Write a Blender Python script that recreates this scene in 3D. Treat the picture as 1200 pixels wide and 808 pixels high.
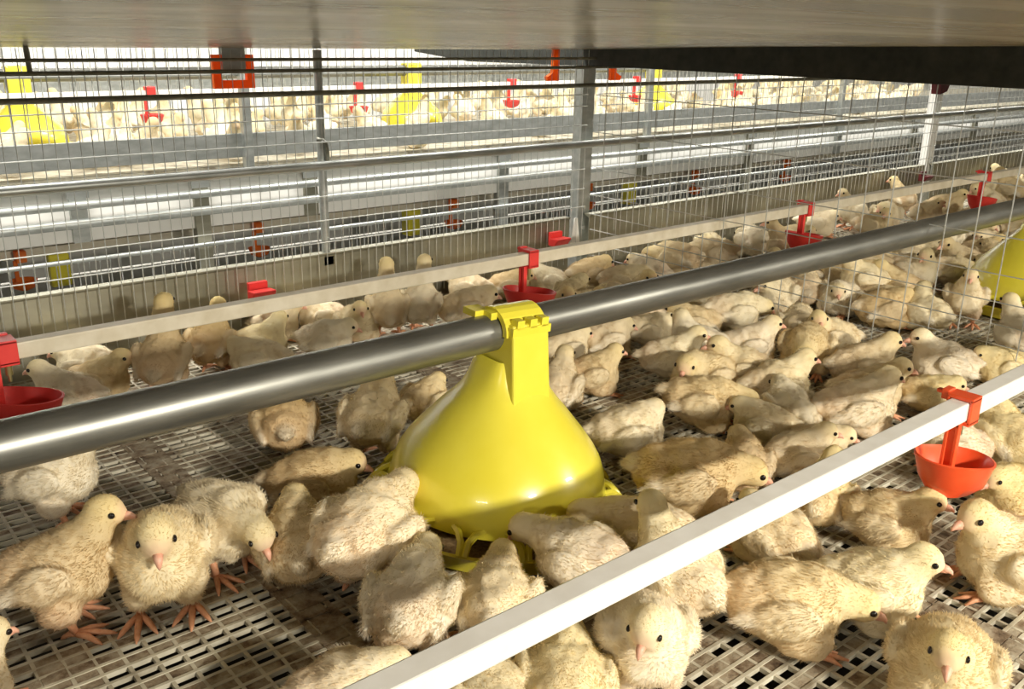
import bpy, bmesh, math, random
import numpy as np
from mathutils import Vector, Matrix, noise

random.seed(7)
rng = np.random.default_rng(7)
SC = bpy.context.scene
for o in list(bpy.data.objects): bpy.data.objects.remove(o, do_unlink=True)
COL = SC.collection
R = math.radians

# ------------------------------------------------------------------ camera
EYE = Vector((0, 0, .66))
FPX = 1090.0
RT = Vector((0.76592, -0.64268, 0.01820)).normalized()
FW = Vector((0.61378, 0.72246, -0.31831)).normalized()
UP = RT.cross(FW).normalized()
RT = FW.cross(UP).normalized()
cam = bpy.data.cameras.new('camera')
cam.sensor_width = 36; cam.lens = FPX * 36 / 1200; cam.clip_start = .02; cam.clip_end = 100
cam_o = bpy.data.objects.new('camera', cam); COL.objects.link(cam_o)
M = Matrix((RT, UP, -FW)).transposed().to_4x4(); M.translation = EYE
cam_o.matrix_world = M
SC.camera = cam_o

# ------------------------------------------------------------------ light, sky, exposure
SC.view_settings.view_transform = 'Standard'; SC.view_settings.look = 'None'
SC.view_settings.gamma = 1; SC.view_settings.use_curve_mapping = False
SC.view_settings.exposure = 0.10
W = bpy.data.worlds.new('world'); SC.world = W; W.use_nodes = True
W.node_tree.nodes['Background'].inputs[0].default_value = (1.0, .93, .80, 1)
W.node_tree.nodes['Background'].inputs[1].default_value = .22

def area_light(name, loc, target, sx, sy, power, col=(1, .93, .80)):
    l = bpy.data.lights.new(name, 'AREA'); l.shape = 'RECTANGLE'; l.size = sx; l.size_y = sy
    l.energy = power; l.color = col
    o = bpy.data.objects.new(name, l); COL.objects.link(o); o.location = loc
    d = Vector(target) - Vector(loc); o.rotation_euler = d.to_track_quat('-Z', 'Y').to_euler()
    return o
# lamps of the aisle the viewer stands in, behind the camera
area_light('aisle_lamp', (.75, -1.3, .93), (1.0, .9, .05), .34, .07, 54)
area_light('aisle_lamp', (-1.7, -.9, 1.0), (.6, .9, .1), .6, .10, 11)
area_light('aisle_lamp', (3.2, -1.3, 1.15), (2.8, .9, .0), .5, .12, 40)
# lamps over the aisle between the two rows
for X in (.4, 2.6, 4.8, 7.0):
    area_light('aisle_lamp', (X, 2.45, 1.9), (X, 2.6, 0), 1.2, .25, 66, (1, .97, .90))
    area_light('row_fill', (X + .6, 4.3, 1.7), (X + .6, 4.3, 0), 1.2, .4, 9, (1, .97, .90))  # added fill that brightens the opposite row

for X in (1.5, 5.0, 9.0):  # fill light added so the far wall turns bright white
    area_light('wall_fill', (X, 7.0, 2.3), (X, 8, .4), 2.4, .3, 110, (1, .97, .90))

# ------------------------------------------------------------------ materials
def new_mat(name):
    m = bpy.data.materials.new(name); m.use_nodes = True
    nt = m.node_tree; return m, nt, nt.nodes['Principled BSDF']
def ramp(nt, fac, stops):
    r = nt.nodes.new('ShaderNodeValToRGB'); nt.links.new(fac, r.inputs[0])
    e = r.color_ramp.elements
    while len(e) < len(stops): e.new(.5)
    for q, (p, c) in zip(e, stops): q.position = p; q.color = (*c, 1)
    return r.outputs[0]
def noise_fac(nt, scale, detail=4, coord='Object', stretch=None, rough=.55):
    tc = nt.nodes.new('ShaderNodeTexCoord'); v = tc.outputs[coord]
    if stretch:
        mp = nt.nodes.new('ShaderNodeMapping'); mp.inputs['Scale'].default_value = stretch
        nt.links.new(v, mp.inputs[0]); v = mp.outputs[0]
    n = nt.nodes.new('ShaderNodeTexNoise'); n.inputs['Scale'].default_value = scale; n.inputs['Detail'].default_value = detail
    n.inputs['Roughness'].default_value = rough
    nt.links.new(v, n.inputs['Vector']); return n.outputs[0]
def bump(nt, b, fac, strength, dist):
    n = nt.nodes.new('ShaderNodeBump'); n.inputs['Strength'].default_value = strength; n.inputs['Distance'].default_value = dist
    nt.links.new(fac, n.inputs['Height']); nt.links.new(n.outputs[0], b.inputs['Normal'])
def simple(name, stops, scale=20, rough=.5, metal=0, stretch=None, bmp=None, coat=0, detail=4):
    m, nt, b = new_mat(name)
    f = noise_fac(nt, scale, detail, stretch=stretch)
    nt.links.new(ramp(nt, f, stops), b.inputs['Base Color'])
    b.inputs['Roughness'].default_value = rough; b.inputs['Metallic'].default_value = metal
    b.inputs['Coat Weight'].default_value = coat
    if bmp: bump(nt, b, f, *bmp)
    return m
MAT = {}
MAT['pvc'] = simple('white_pvc', [(.3, (.80, .77, .70)), (.7, (.90, .88, .82))], 30, .38)
MAT['pvc_old'] = simple('cream_pvc', [(.3, (.62, .55, .40)), (.7, (.76, .70, .56))], 30, .45)
MAT['pipe'] = simple('galvanised_pipe', [(.3, (.17, .17, .15)), (.7, (.29, .29, .26))], 60, .40, .8, (.15, 1, 1), (.10, .002))
MAT['zinc'] = simple('galvanised_steel', [(.3, (.36, .38, .36)), (.7, (.55, .57, .55))], 40, .42, .75, (.4, 1, 1))
MAT['sheet'] = simple('galvanised_sheet', [(.3, (.24, .23, .17)), (.7, (.40, .39, .31))], 14, .42, .6, (.3, 1, 1))
MAT['wire'] = simple('zinc_wire', [(.3, (.50, .51, .48)), (.7, (.66, .67, .63))], 80, .45, .55)
MAT['rod'] = simple('dark_rod', [(.3, (.20, .20, .16)), (.7, (.30, .30, .25))], 60, .5, .4)
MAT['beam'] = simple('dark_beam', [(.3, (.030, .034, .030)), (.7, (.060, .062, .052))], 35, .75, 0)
MAT['yellow'] = simple('yellow_plastic', [(.3, (.76, .66, .045)), (.7, (.83, .74, .075))], 10, .27, 0, coat=.35)
MAT['red'] = simple('red_plastic', [(.3, (.78, .075, .02)), (.7, (.88, .12, .035))], 20, .34, 0, coat=.2)
MAT['red_far'] = simple('crimson_plastic', [(.3, (.70, .03, .03)), (.7, (.80, .06, .05))], 20, .4)
MAT['orange'] = simple('orange_plastic', [(.3, (.92, .20, .025)), (.7, (.98, .30, .04))], 20, .4)
def thin_plastic(m):      # thin moulded plastic lets some light through
    nt = m.node_tree; b = nt.nodes['Principled BSDF']; src = b.inputs['Base Color'].links[0].from_socket
    tr = nt.nodes.new('ShaderNodeBsdfTranslucent'); nt.links.new(src, tr.inputs[0])
    ms = nt.nodes.new('ShaderNodeMixShader'); ms.inputs[0].default_value = .45
    nt.links.new(b.outputs[0], ms.inputs[1]); nt.links.new(tr.outputs[0], ms.inputs[2])
    nt.links.new(ms.outputs[0], nt.nodes['Material Output'].inputs['Surface'])
thin_plastic(MAT['orange'])
MAT['brown_red'] = simple('dark_red_plastic', [(.3, (.10, .008, .01)), (.7, (.14, .012, .014))], 20, .5)
MAT['nipple'] = simple('steel_nipple', [(.3, (.5, .45, .2)), (.7, (.6, .55, .3))], 20, .3, .9)
MAT['white'] = simple('white_panel', [(.3, (.80, .79, .74)), (.7, (.88, .87, .83))], 3, .6)
MAT['concrete'] = simple('concrete', [(.3, (.34, .33, .30)), (.7, (.46, .45, .42))], 5, .8, bmp=(.2, .01))
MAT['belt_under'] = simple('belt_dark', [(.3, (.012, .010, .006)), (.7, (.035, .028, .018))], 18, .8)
MAT['feed'] = simple('feed_mash', [(.3, (.22, .13, .05)), (.7, (.42, .28, .12))], 180, .9, bmp=(.6, .004))

def floor_mat():
    m, nt, b = new_mat('soiled_plastic_mesh')
    f = noise_fac(nt, 16, 6)
    nt.links.new(ramp(nt, f, [(.30, (.22, .18, .12)), (.46, (.52, .48, .37)), (.62, (.68, .64, .51)), (.8, (.30, .28, .17))]), b.inputs['Base Color'])
    b.inputs['Roughness'].default_value = .6; return m
MAT['mesh'] = floor_mat()
def crust_mat():
    m, nt, b = new_mat('dried_droppings')
    f = noise_fac(nt, 38, 8, rough=.65)
    nt.links.new(ramp(nt, f, [(.30, (.030, .014, .008)), (.42, (.20, .14, .085)), (.54, (.36, .30, .21)), (.72, (.50, .45, .35))]), b.inputs['Base Color'])
    b.inputs['Roughness'].default_value = .75; bump(nt, b, f, .8, .006); return m
MAT['crust'] = crust_mat()
def belt_mat():
    m, nt, b = new_mat('glossy_beige_belt')
    f = noise_fac(nt, 3.0, 5, stretch=(.25, 3, 1))
    nt.links.new(ramp(nt, f, [(.3, (.19, .15, .085)), (.5, (.36, .31, .21)), (.7, (.54, .49, .38))]), b.inputs['Base Color'])
    b.inputs['Roughness'].default_value = .24; b.inputs['Specular IOR Level'].default_value = .42
    f2 = noise_fac(nt, 14, 3, stretch=(.35, 1.2, 1)); bump(nt, b, f2, .25, .01); return m
MAT['belt'] = belt_mat()

def down_mat(name='chick_down', fluff=False):
    m, nt, b = new_mat(name)
    oi = nt.nodes.new('ShaderNodeObjectInfo')
    at_ = nt.nodes.new('ShaderNodeAttribute'); at_.attribute_name = 'plume'
    base = ramp(nt, oi.outputs['Random'], [(0, (.82, .71, .45)), (.35, (.86, .77, .54)), (.7, (.88, .81, .63)), (1, (.84, .74, .49))])
    f = noise_fac(nt, 34, 5, rough=.6)
    dirt = ramp(nt, f, [(.30, (.62, .50, .30)), (.46, (.97, .94, .88)), (.7, (1, 1, 1))])
    mx = nt.nodes.new('ShaderNodeMix'); mx.data_type = 'RGBA'; mx.blend_type = 'MULTIPLY'; mx.inputs[0].default_value = .5
    mo = nt.nodes.new('ShaderNodeMix'); mo.data_type = 'RGBA'; mo.blend_type = 'MULTIPLY'; mo.inputs[0].default_value = 1
    nt.links.new(base, mo.inputs[6]); nt.links.new(oi.outputs['Color'], mo.inputs[7])
    nt.links.new(mo.outputs[2], mx.inputs[6]); nt.links.new(dirt, mx.inputs[7])
    mw = nt.nodes.new('ShaderNodeMix'); mw.data_type = 'RGBA'
    sep = nt.nodes.new('ShaderNodeSeparateColor'); nt.links.new(at_.outputs['Color'], sep.inputs[0])
    nt.links.new(sep.outputs[0], mw.inputs[0]); nt.links.new(mx.outputs[2], mw.inputs[6]); mw.inputs[7].default_value = (.90, .84, .70, 1)
    my = nt.nodes.new('ShaderNodeMix'); my.data_type = 'RGBA'
    nt.links.new(sep.outputs[1], my.inputs[0]); nt.links.new(mw.outputs[2], my.inputs[6]); my.inputs[7].default_value = (.84, .68, .30, 1)
    mp = nt.nodes.new('ShaderNodeMix'); mp.data_type = 'RGBA'
    nt.links.new(sep.outputs[2], mp.inputs[0]); nt.links.new(my.outputs[2], mp.inputs[6]); mp.inputs[7].default_value = (.80, .52, .38, 1)
    nt.links.new(mp.outputs[2], b.inputs['Base Color'])
    b.inputs['Roughness'].default_value = .9; b.inputs['Specular IOR Level'].default_value = .15
    if fluff:      # single barbs of down: thin, light passes through them
        tr = nt.nodes.new('ShaderNodeBsdfTranslucent'); nt.links.new(mp.outputs[2], tr.inputs[0])
        df = nt.nodes.new('ShaderNodeBsdfDiffuse'); nt.links.new(mp.outputs[2], df.inputs[0])
        ms = nt.nodes.new('ShaderNodeMixShader'); ms.inputs[0].default_value = .5
        nt.links.new(df.outputs[0], ms.inputs[1]); nt.links.new(tr.outputs[0], ms.inputs[2])
        nt.links.new(ms.outputs[0], nt.nodes['Material Output'].inputs['Surface'])
    return m
MAT['down'] = down_mat(); MAT['fluff'] = down_mat('down_barbs', True)
MAT['beak'] = simple('beak_horn', [(.3, (.74, .36, .24)), (.7, (.82, .48, .34))], 200, .45)
MAT['leg'] = simple('leg_skin', [(.3, (.70, .30, .15)), (.7, (.80, .42, .24))], 200, .55)
m_, nt_, b_ = new_mat('dark_eye'); b_.inputs['Base Color'].default_value = (.012, .009, .008, 1); b_.inputs['Roughness'].default_value = .12
MAT['eye'] = m_

# ------------------------------------------------------------------ helpers
def box(bm, x0, x1, y0, y1, z0, z1, rot=None):
    vs = [bm.verts.new((x, y, z)) for x in (x0, x1) for y in (y0, y1) for z in (z0, z1)]
    for f in ((0, 1, 3, 2), (4, 6, 7, 5), (0, 4, 5, 1), (2, 3, 7, 6), (0, 2, 6, 4), (1, 5, 7, 3)):
        bm.faces.new([vs[i] for i in f])
    return vs
def tube(bm, p, q, r, n=8, r2=None, caps=True):
    p = Vector(p); q = Vector(q); d = (q - p).normalized(); r2 = r if r2 is None else r2
    a = d.orthogonal().normalized(); b = d.cross(a)
    A = []; Bv = []
    for i in range(n):
        t = 2 * math.pi * (i + .5) / n; u = a * math.cos(t) + b * math.sin(t)
        A.append(bm.verts.new(p + u * r)); Bv.append(bm.verts.new(q + u * r2))
    for i in range(n):
        j = (i + 1) % n; bm.faces.new((A[i], A[j], Bv[j], Bv[i]))
    if caps: bm.faces.new(A[::-1]); bm.faces.new(Bv)
def sweep(bm, pts, r, n=8):
    rings = []; prev = None
    pts = [Vector(p) for p in pts]
    for k, p in enumerate(pts):
        d = (pts[min(k + 1, len(pts) - 1)] - pts[max(k - 1, 0)]).normalized()
        a = d.orthogonal().normalized() if prev is None else (prev - d * prev.dot(d)).normalized()
        prev = a; b = d.cross(a); rr = r[k] if isinstance(r, (list, tuple)) else r
        rings.append([bm.verts.new(p + (a * math.cos(2 * math.pi * i / n) + b * math.sin(2 * math.pi * i / n)) * rr) for i in range(n)])
    for A, B2 in zip(rings, rings[1:]):
        for i in range(n): bm.faces.new((A[i], A[(i + 1) % n], B2[(i + 1) % n], B2[i]))
    bm.faces.new(rings[0][::-1]); bm.faces.new(rings[-1])
def lathe(bm, prof, n=48, close=False):
    rings = [[bm.verts.new((r * math.cos(2 * math.pi * i / n), r * math.sin(2 * math.pi * i / n), z)) for i in range(n)] for r, z in prof]
    for A, B2 in zip(rings, rings[1:]):
        for i in range(n): bm.faces.new((A[i], A[(i + 1) % n], B2[(i + 1) % n], B2[i]))
    if close: bm.faces.new(rings[0][::-1]); bm.faces.new(rings[-1])
def prism(bm, pts2, axis, t0, t1):
    """polygon pts2 extruded along an axis index"""
    def v(p, t):
        c = list(p); c.insert(axis, t); return bm.verts.new(c)
    A = [v(p, t0) for p in pts2]; B2 = [v(p, t1) for p in pts2]; n = len(pts2)
    bm.faces.new(A); bm.faces.new(B2[::-1])
    for i in range(n): bm.faces.new((A[i], B2[i], B2[(i + 1) % n], A[(i + 1) % n]))
def obj(name, bm, mat, parent=None, smooth=False, loc=None, bevel=None):
    if bevel: bmesh.ops.bevel(bm, geom=list(bm.edges), offset=bevel, segments=2, affect='EDGES', profile=.5)
    bmesh.ops.recalc_face_normals(bm, faces=bm.faces)
    me = bpy.data.meshes.new(name); bm.to_mesh(me); bm.free()
    me.materials.append(MAT[mat] if isinstance(mat, str) else mat)
    if smooth: me.shade_smooth() if smooth is True else me.set_sharp_from_angle(angle=smooth)
    if smooth and smooth is not True:
        for p in me.polygons: p.use_smooth = True
    o = bpy.data.objects.new(name, me); COL.objects.link(o)
    if parent: o.parent = parent
    if loc: o.location = loc
    return o
def tag(o, label, cat, group=None, kind=None):
    o['label'] = label; o['category'] = cat
    if group: o['group'] = group
    if kind: o['kind'] = kind
    return o
def empty(name, loc, rz=0):
    o = bpy.data.objects.new(name, None); COL.objects.link(o); o.empty_display_size = .05
    o.location = loc; o.rotation_euler = (0, 0, rz); return o
def copy_tree(o):
    c = o.copy(); COL.objects.link(c)
    for ch in o.children:
        d = ch.copy(); COL.objects.link(d); d.parent = c
        for g in ch.children:
            e = g.copy(); COL.objects.link(e); e.parent = d
    return c
def nb(): return bmesh.new()
def at(px, py, z):
    """point of the level z that the photograph shows at pixel px, py (1200 x 808)"""
    d = FW * FPX + RT * (px - 600) - UP * (py - 404)
    return EYE + d * ((z - EYE.z) / d.z)

# ------------------------------------------------------------------ the house
def struct(name, bm, mat):
    o = obj(name, bm, mat); o['kind'] = 'structure'; return o
bm = nb(); box(bm, -6, 16, -4, 8, -1.7, -1.6); struct('floor', bm, 'concrete')
bm = nb(); box(bm, -6, 16, 8, 8.1, -1.6, 3.2); struct('wall_far', bm, 'white')
bm = nb(); box(bm, 16, 16.1, -4, 8.1, -1.6, 3.2); struct('wall_end', bm, 'white')

# ------------------------------------------------------------------ cage floors
YN, YF = .10, 1.90
BAYS = [(-.17, 1.88), (1.88, 3.93), (3.93, 5.98), (5.98, 8.60)]
PX, PY, BW = .027, .018, .0042
def cage_floor(x0, x1, label):
    t = empty('cage_floor', (x0, 0, 0)); w = x1 - x0
    tag(t, label, 'cage floor', 'plastic mesh floors of the cage bays')
    bm = nb()
    ny = int((YF - YN) / PY); nx = int(w / PX)
    for j in range(ny + 1):
        y = YN + j * PY; box(bm, 0, w, y - BW / 2, y + BW / 2, -.006, 0)
    for i in range(nx + 1):
        x = i * PX; box(bm, x - BW / 2, x + BW / 2, YN, YF, -.0065, -.0006)
    obj('mesh_deck', bm, 'mesh', t)
    # solid rows, seams between tiles
    bm = nb()
    for j in range(ny):
        if j % 3 == 0: box(bm, 0, w, YN + j * PY, YN + (j + 1) * PY, -.005, -.0012)
    obj('solid_row', bm, 'crust', t)
    bm = nb()
    seams = [s for s in (.61, 1.20, 1.80) if s < w]
    for s in seams:
        pts = []
        k = 0; y = YN
        while y < YF:
            pts.append((s + (.012 if k % 2 else -.012) + .004 * math.sin(y * 90), y)); y += .022 if k % 2 else .034
            pts.append((pts[-1][0], min(y, YF))); k += 1
        left = [(p[0] - .026, p[1]) for p in pts]; right = [(p[0] + .024, p[1]) for p in pts]
        for (a0, a1, c) in ((0, 1, 0),):
            for q in range(len(pts) - 1):
                if abs(pts[q][1] - pts[q + 1][1]) < 1e-5: continue
                ya, yb = pts[q][1], pts[q + 1][1]; m = pts[q][0]
                box(bm, s - .024, m - .0015, ya + .0008, yb - .0008, -.005, .0006)
                box(bm, m + .0015, s + .024, ya + .0008, yb - .0008, -.005, .0002)
    obj('tile_joint', bm, 'crust', t)
    # clogged cells
    bm = nb()
    for j in range(ny):
        if j % 3 == 0: continue
        for i in range(nx):
            x, y = i * PX, YN + j * PY
            v = noise.noise(Vector(((x + x0) * 9, y * 14, 1.7))) + .55 * noise.noise(Vector(((x + x0) * 31, y * 45, 4.2)))
            if v > .27:
                h = -.0012 + .0022 * max(0, v - .3)
                vs = box(bm, x + .001, x + PX - .001, y + .001, y + PY - .001, -.006, h)
                for q in vs: q.co.x += random.uniform(-.001, .001); q.co.z += random.uniform(-.0008, .0008)
    o = obj('dried_droppings', bm, 'crust', t); o['kind'] = 'stuff'
    return t
cage_floor(*BAYS[0], 'white plastic mesh floor of the bay around the yellow feeder, caked with droppings')
cage_floor(*BAYS[1], 'plastic mesh floor crowded with chicks just beyond the wire partition')
for b in BAYS[2:]: cage_floor(*b, 'far plastic mesh floor hidden under the crowd past the white post')
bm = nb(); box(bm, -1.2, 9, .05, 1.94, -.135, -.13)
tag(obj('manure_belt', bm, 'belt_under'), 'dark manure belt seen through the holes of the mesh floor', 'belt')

# ------------------------------------------------------------------ far front of the cage: sheet, wires, rails, posts
def bay_front(x0, x1, lab_w, lab_s, step=.0222):
    bm = nb(); n = int((x1 - x0 - .05) / step)
    for i in range(n + 1):
        x = x0 + .03 + i * step; tube(bm, (x, YF - .012, .03), (x, YF - .012, .618), .00095, 4, caps=False)
    for z in (.193, .244, .299, .42, .472, .502):
        tube(bm, (x0 + .02, YF - .0145, z), (x1 - .02, YF - .0145, z), .0014, 4)
    tag(obj('wire_front', bm, 'wire'), lab_w, 'cage front', 'wire fronts of the cage bays')
    bm = nb(); prism(bm, [(YF, -.02), (YF + .003, -.02), (YF + .003, .154), (YF + .022, .161), (YF + .022, .164), (YF - .004, .164), (YF - .004, .161), (YF, .157)], 0, x0 + .02, x1 - .06)
    tag(obj('feed_guard', bm, 'sheet'), lab_s, 'metal sheet', 'guard sheets along the wire fronts')
bay_front(*BAYS[0], 'fine vertical wire cage front behind the yellow feeder', 'dull galvanised sheet at the foot of the wires behind the feeder')
bay_front(*BAYS[1], 'fine vertical wire cage front between the square grey post and the white post', 'galvanised sheet at the foot of the wires between the grey and white posts', .027)
for b in BAYS[2:]: bay_front(*b, 'distant wire cage front past the white post', 'distant guard sheet past the white post', .04)

def rail(name, y, z, r, mat, lab, x0=-1.2, x1=8.6):
    bm = nb(); tube(bm, (x0, y, z), (x1, y, z), r, 12); return tag(obj(name, bm, mat, smooth=R(60)), lab, 'rail')
rail('cage_rail', YF - .022, .597, .0034, 'rod', 'uppermost thin dark rod running along the wire front')
rail('cage_rail', YF - .022, .574, .0042, 'rod', 'thin dark rod second from the top of the wire front')
rail('cage_rail', YF - .022, .527, .0055, 'rod', 'dark rod crossing the grey post just above the distant chicks')
rail('cage_rail', YF - .024, .369, .0105, 'zinc', 'thick galvanised rail across the middle of the wire front')

def square_post(x, w, lab, mat='zinc', z0=-.5, z1=1.4, y=YF + .03, d=.035):
    t = empty('cage_post', (x, y, 0)); tag(t, lab, 'post')
    bm = nb()
    th = .003   # C-profile
    prism(bm, [(-w / 2, 0), (w / 2, 0), (w / 2, d), (w / 2 - th, d), (w / 2 - th, th), (-w / 2 + th, th), (-w / 2 + th, d), (-w / 2, d)], 2, z0, z1)
    obj('upright', bm, mat, t)
    bm = nb()
    bm.free()
    for z in (.12, .18, .36, .52):
        bm = nb(); tube(bm, (0, -.004, z), (0, .001, z), .006, 6); obj('bolt', bm, 'wire', t)
    return t
square_post(1.905, .046, 'broad grey steel post behind the first drinker right of the feeder')
square_post(3.97, .05, 'bright white steel post under the far end of the dark beam', 'white')
square_post(6.02, .05, 'farthest steel post of the cage, beyond the white post')
square_post(-.13, .04, 'steel post at the near end of the wire front')
t = empty('door_post', (1.047, YF + .012, 0)); tag(t, 'slim round grey door post with a dark hook above the guard sheet', 'post')
bm = nb(); tube(bm, (0, 0, .13), (0, 0, .616), .0098, 12); obj('rod', bm, 'zinc', t, smooth=R(50))
bm = nb(); sweep(bm, [(-.014, -.006, .425), (-.004, -.012, .422), (.005, -.014, .415), (.007, -.014, .395), (.007, -.012, .36)], .005, 8); obj('hook', bm, 'rod', t, smooth=True)
bm = nb(); box(bm, -.012, .012, -.012, .012, .135, .155); obj('foot_clip', bm, 'zinc', t)
# bracket at the foot of the grey post
bm = nb(); prism(bm, [(0, 0), (.035, 0), (.022, .075), (.012, .075)], 1, YF - .006, YF - .002)
tag(obj('guard_bracket', bm, 'white', loc=(1.824, 0, .085)), 'small white tapered bracket beside the foot of the grey post', 'bracket')

# ------------------------------------------------------------------ wire partition and the dark cross beam
XP = 1.882
bm = nb()
for i in range(29):
    y = .13 + i * .061
    tube(bm, (XP, y, .012), (XP, y, .585), .0013, 5, caps=False)
for z in (.018, .05, .085, .125, .17, .225, .30, .40, .50):
    tube(bm, (XP + .0025, .10, z), (XP + .0025, YF - .02, z), .0013, 5)
tag(obj('wire_partition', bm, 'wire'), 'open wire partition standing across the cage beyond the feeder', 'partition')
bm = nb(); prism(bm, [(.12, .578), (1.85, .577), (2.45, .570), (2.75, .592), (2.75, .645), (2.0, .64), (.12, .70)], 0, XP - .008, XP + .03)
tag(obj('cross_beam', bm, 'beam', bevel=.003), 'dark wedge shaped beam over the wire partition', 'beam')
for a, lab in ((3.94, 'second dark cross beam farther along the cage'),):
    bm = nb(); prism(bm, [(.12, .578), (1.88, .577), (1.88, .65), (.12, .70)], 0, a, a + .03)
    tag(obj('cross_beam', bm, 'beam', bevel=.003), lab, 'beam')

# ------------------------------------------------------------------ underside of the belt of the tier above
bm = nb(); NX, NYY = 120, 40; grid = []
for i in range(NX + 1):
    row = []
    for j in range(NYY + 1):
        x = -1.2 + 9.8 * i / NX; y = .06 + (YF + .03 - .06) * j / NYY; s = (YF + .03 - y) / (YF - .03)
        z = .618 + .064 * s + .006 * math.sin(s * 7.0 + .4) * s + .003 * math.sin(x * 3.1) * s
        row.append(bm.verts.new((x, y, z)))
    grid.append(row)
for i in range(NX):
    for j in range(NYY): bm.faces.new((grid[i][j], grid[i + 1][j], grid[i + 1][j + 1], grid[i][j + 1]))
ret = bmesh.ops.extrude_face_region(bm, geom=list(bm.faces))
for v in [g for g in ret['geom'] if isinstance(g, bmesh.types.BMVert)]: v.co.z += .006
tag(obj('overhead_belt', bm, 'belt', smooth=R(40)), 'glossy beige belt under the tier above, along the top', 'belt')

# ------------------------------------------------------------------ water lines and drinkers
WZ = .210
def water_line(y, mat, lab, w=.0125):
    t = empty('water_pipe', (0, y, WZ)); tag(t, lab, 'pipe')
    bm = nb(); box(bm, -1.2, 8.5, -w, w, -w, w)
    obj('square_tube', bm, mat, t, bevel=.0022)
    return t
water_line(.474, 'pvc', 'bright white square water pipe slanting across the front')
water_line(1.44, 'pvc_old', 'cream square water pipe running behind the feed pipe')

def drinker(x, y, lab, mat='red', side=1, yaw=0, group=None):
    """clamp round the square pipe, a double arm and a cup with a lipped, pointed rim"""
    t = empty('drinker_cup', (x, y, WZ), 0); tag(t, lab, 'drinker', group)
    w = .0132
    bm = nb()   # clamp: a band round the tube with a snap bump on top
    prof = [(-w - .004, -w - .004), (w + .004, -w - .004), (w + .004, w + .003), (w, w + .007), (-w, w + .007), (-w - .004, w + .003)]
    inn = [(-w, -w), (w, -w), (w, w), (-w, w)]
    box(bm, -.013, .013, -w - .004, -w, -w - .004, w + .004); box(bm, -.013, .013, w, w + .004, -w - .004, w + .004)
    box(bm, -.013, .013, -w - .004, w + .004, w, w + .0055); box(bm, -.013, .013, -w - .004, w + .004, -w - .006, -w)
    box(bm, -.009, .009, w + .003, w + .013, w - .006, w + .008); box(bm, -.004, .004, w + .010, w + .022, w - .001, w + .004)
    c = obj('clamp', bm, mat, t, bevel=.0012)
    bm = nb(); tube(bm, (0, 0, -w - .024), (0, 0, -w - .005), .005, 10); tube(bm, (0, 0, -w - .034), (0, 0, -w - .024), .0028, 8)
    obj('nipple', bm, 'nipple', t, smooth=R(40))
    bm = nb()   # arm: two ribs and a web from the clamp down to the cup bowl
    for s in (-1, 1): box(bm, -.021, -.012, s * .0065 - .0022, s * .0065 + .0022, -.100, -w - .002)
    box(bm, -.018, -.0155, -.007, .007, -.100, -w - .002)
    box(bm, -.021, .012, -.008, .008, -w - .008, -w - .003)
    obj('arm', bm, mat, t, bevel=.0008)
    bm = nb()   # cup
    n = 36; rings = []
    def rim(th):
        r = .046 + .016 * (abs(math.cos(th)) ** 3); return r
    prof = [(.30, -.117), (.62, -.115), (.86, -.103), (1.0, -.078), (1.05, -.071), (1.0, -.070), (.93, -.076), (.80, -.100), (.55, -.109), (.2, -.110)]
    for k, z in prof:
        rings.append([bm.verts.new((rim(2 * math.pi * i / n) * k * math.cos(2 * math.pi * i / n) + .004, rim(2 * math.pi * i / n) * k * math.sin(2 * math.pi * i / n) * 1.0, z + (.010 * math.cos(2 * math.pi * i / n) * -1 if k > .8 else 0))) for i in range(n)])
    for A, B2 in zip(rings, rings[1:]):
        for i in range(n): bm.faces.new((A[i], A[(i + 1) % n], B2[(i + 1) % n], B2[i]))
    bm.faces.new(rings[0][::-1]); bm.faces.new(rings[-1])
    obj('cup', bm, mat, t, smooth=R(50))
    return t
drinker(1.17, .474, 'large orange red drinker cup on the white water pipe in front', yaw=-.5)
drinker(1.266, 1.44, 'red drinker cup on the cream pipe just behind the feeder clamp', 'red_far', yaw=.35)
drinker(2.289, 1.44, 'red drinker cup on the cream pipe, next one past the grey post', 'red_far', yaw=.35)
drinker(3.386, 1.44, 'farthest red drinker cup on the cream pipe, near the white post', 'red_far', yaw=.2)
drinker(.263, 1.44, 'red drinker cup on the cream pipe at the near end by the edge', 'red_far', yaw=.35)

# small red drinkers behind the cream pipe, against the guard sheet
def sheet_cup(px, py, y, lab, mat='red_far', s=1.0):
    d = FW * FPX + RT * (px - 600) - UP * (py - 404); p = EYE + d * (y / d.y)
    t = empty('wall_drinker', p); tag(t, lab, 'drinker')
    bm = nb(); box(bm, -.022 * s, .022 * s, -.002, .010, -.018, .020); obj('back_plate', bm, mat, t, bevel=.002)
    bm = nb(); prism(bm, [(0, -.018), (0, .004), (-.032, .006), (-.034, .002), (-.020, -.016)], 0, -.026 * s, .026 * s); obj('cup', bm, mat, t, bevel=.002)
    return t
sheet_cup(303, 341, 1.85, 'red cup low against the guard sheet with a chick drinking')
sheet_cup(652, 280, 1.87, 'small red cup against the guard sheet beside the grey post foot')
sheet_cup(1082, 207, 1.87, 'dark red cup at the foot of the white post', 'brown_red')

# ------------------------------------------------------------------ feed pipe and feeders
PZ, PYY = .283, .912
t = empty('feed_pipe', (0, PYY, PZ)); tag(t, 'thick galvanised round feed pipe carrying the yellow feeder', 'pipe')
bm = nb(); tube(bm, (-1.3, 0, .003), (8.5, 0, -.012), .025, 40); obj('tube', bm, 'pipe', t, smooth=R(50))

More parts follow.
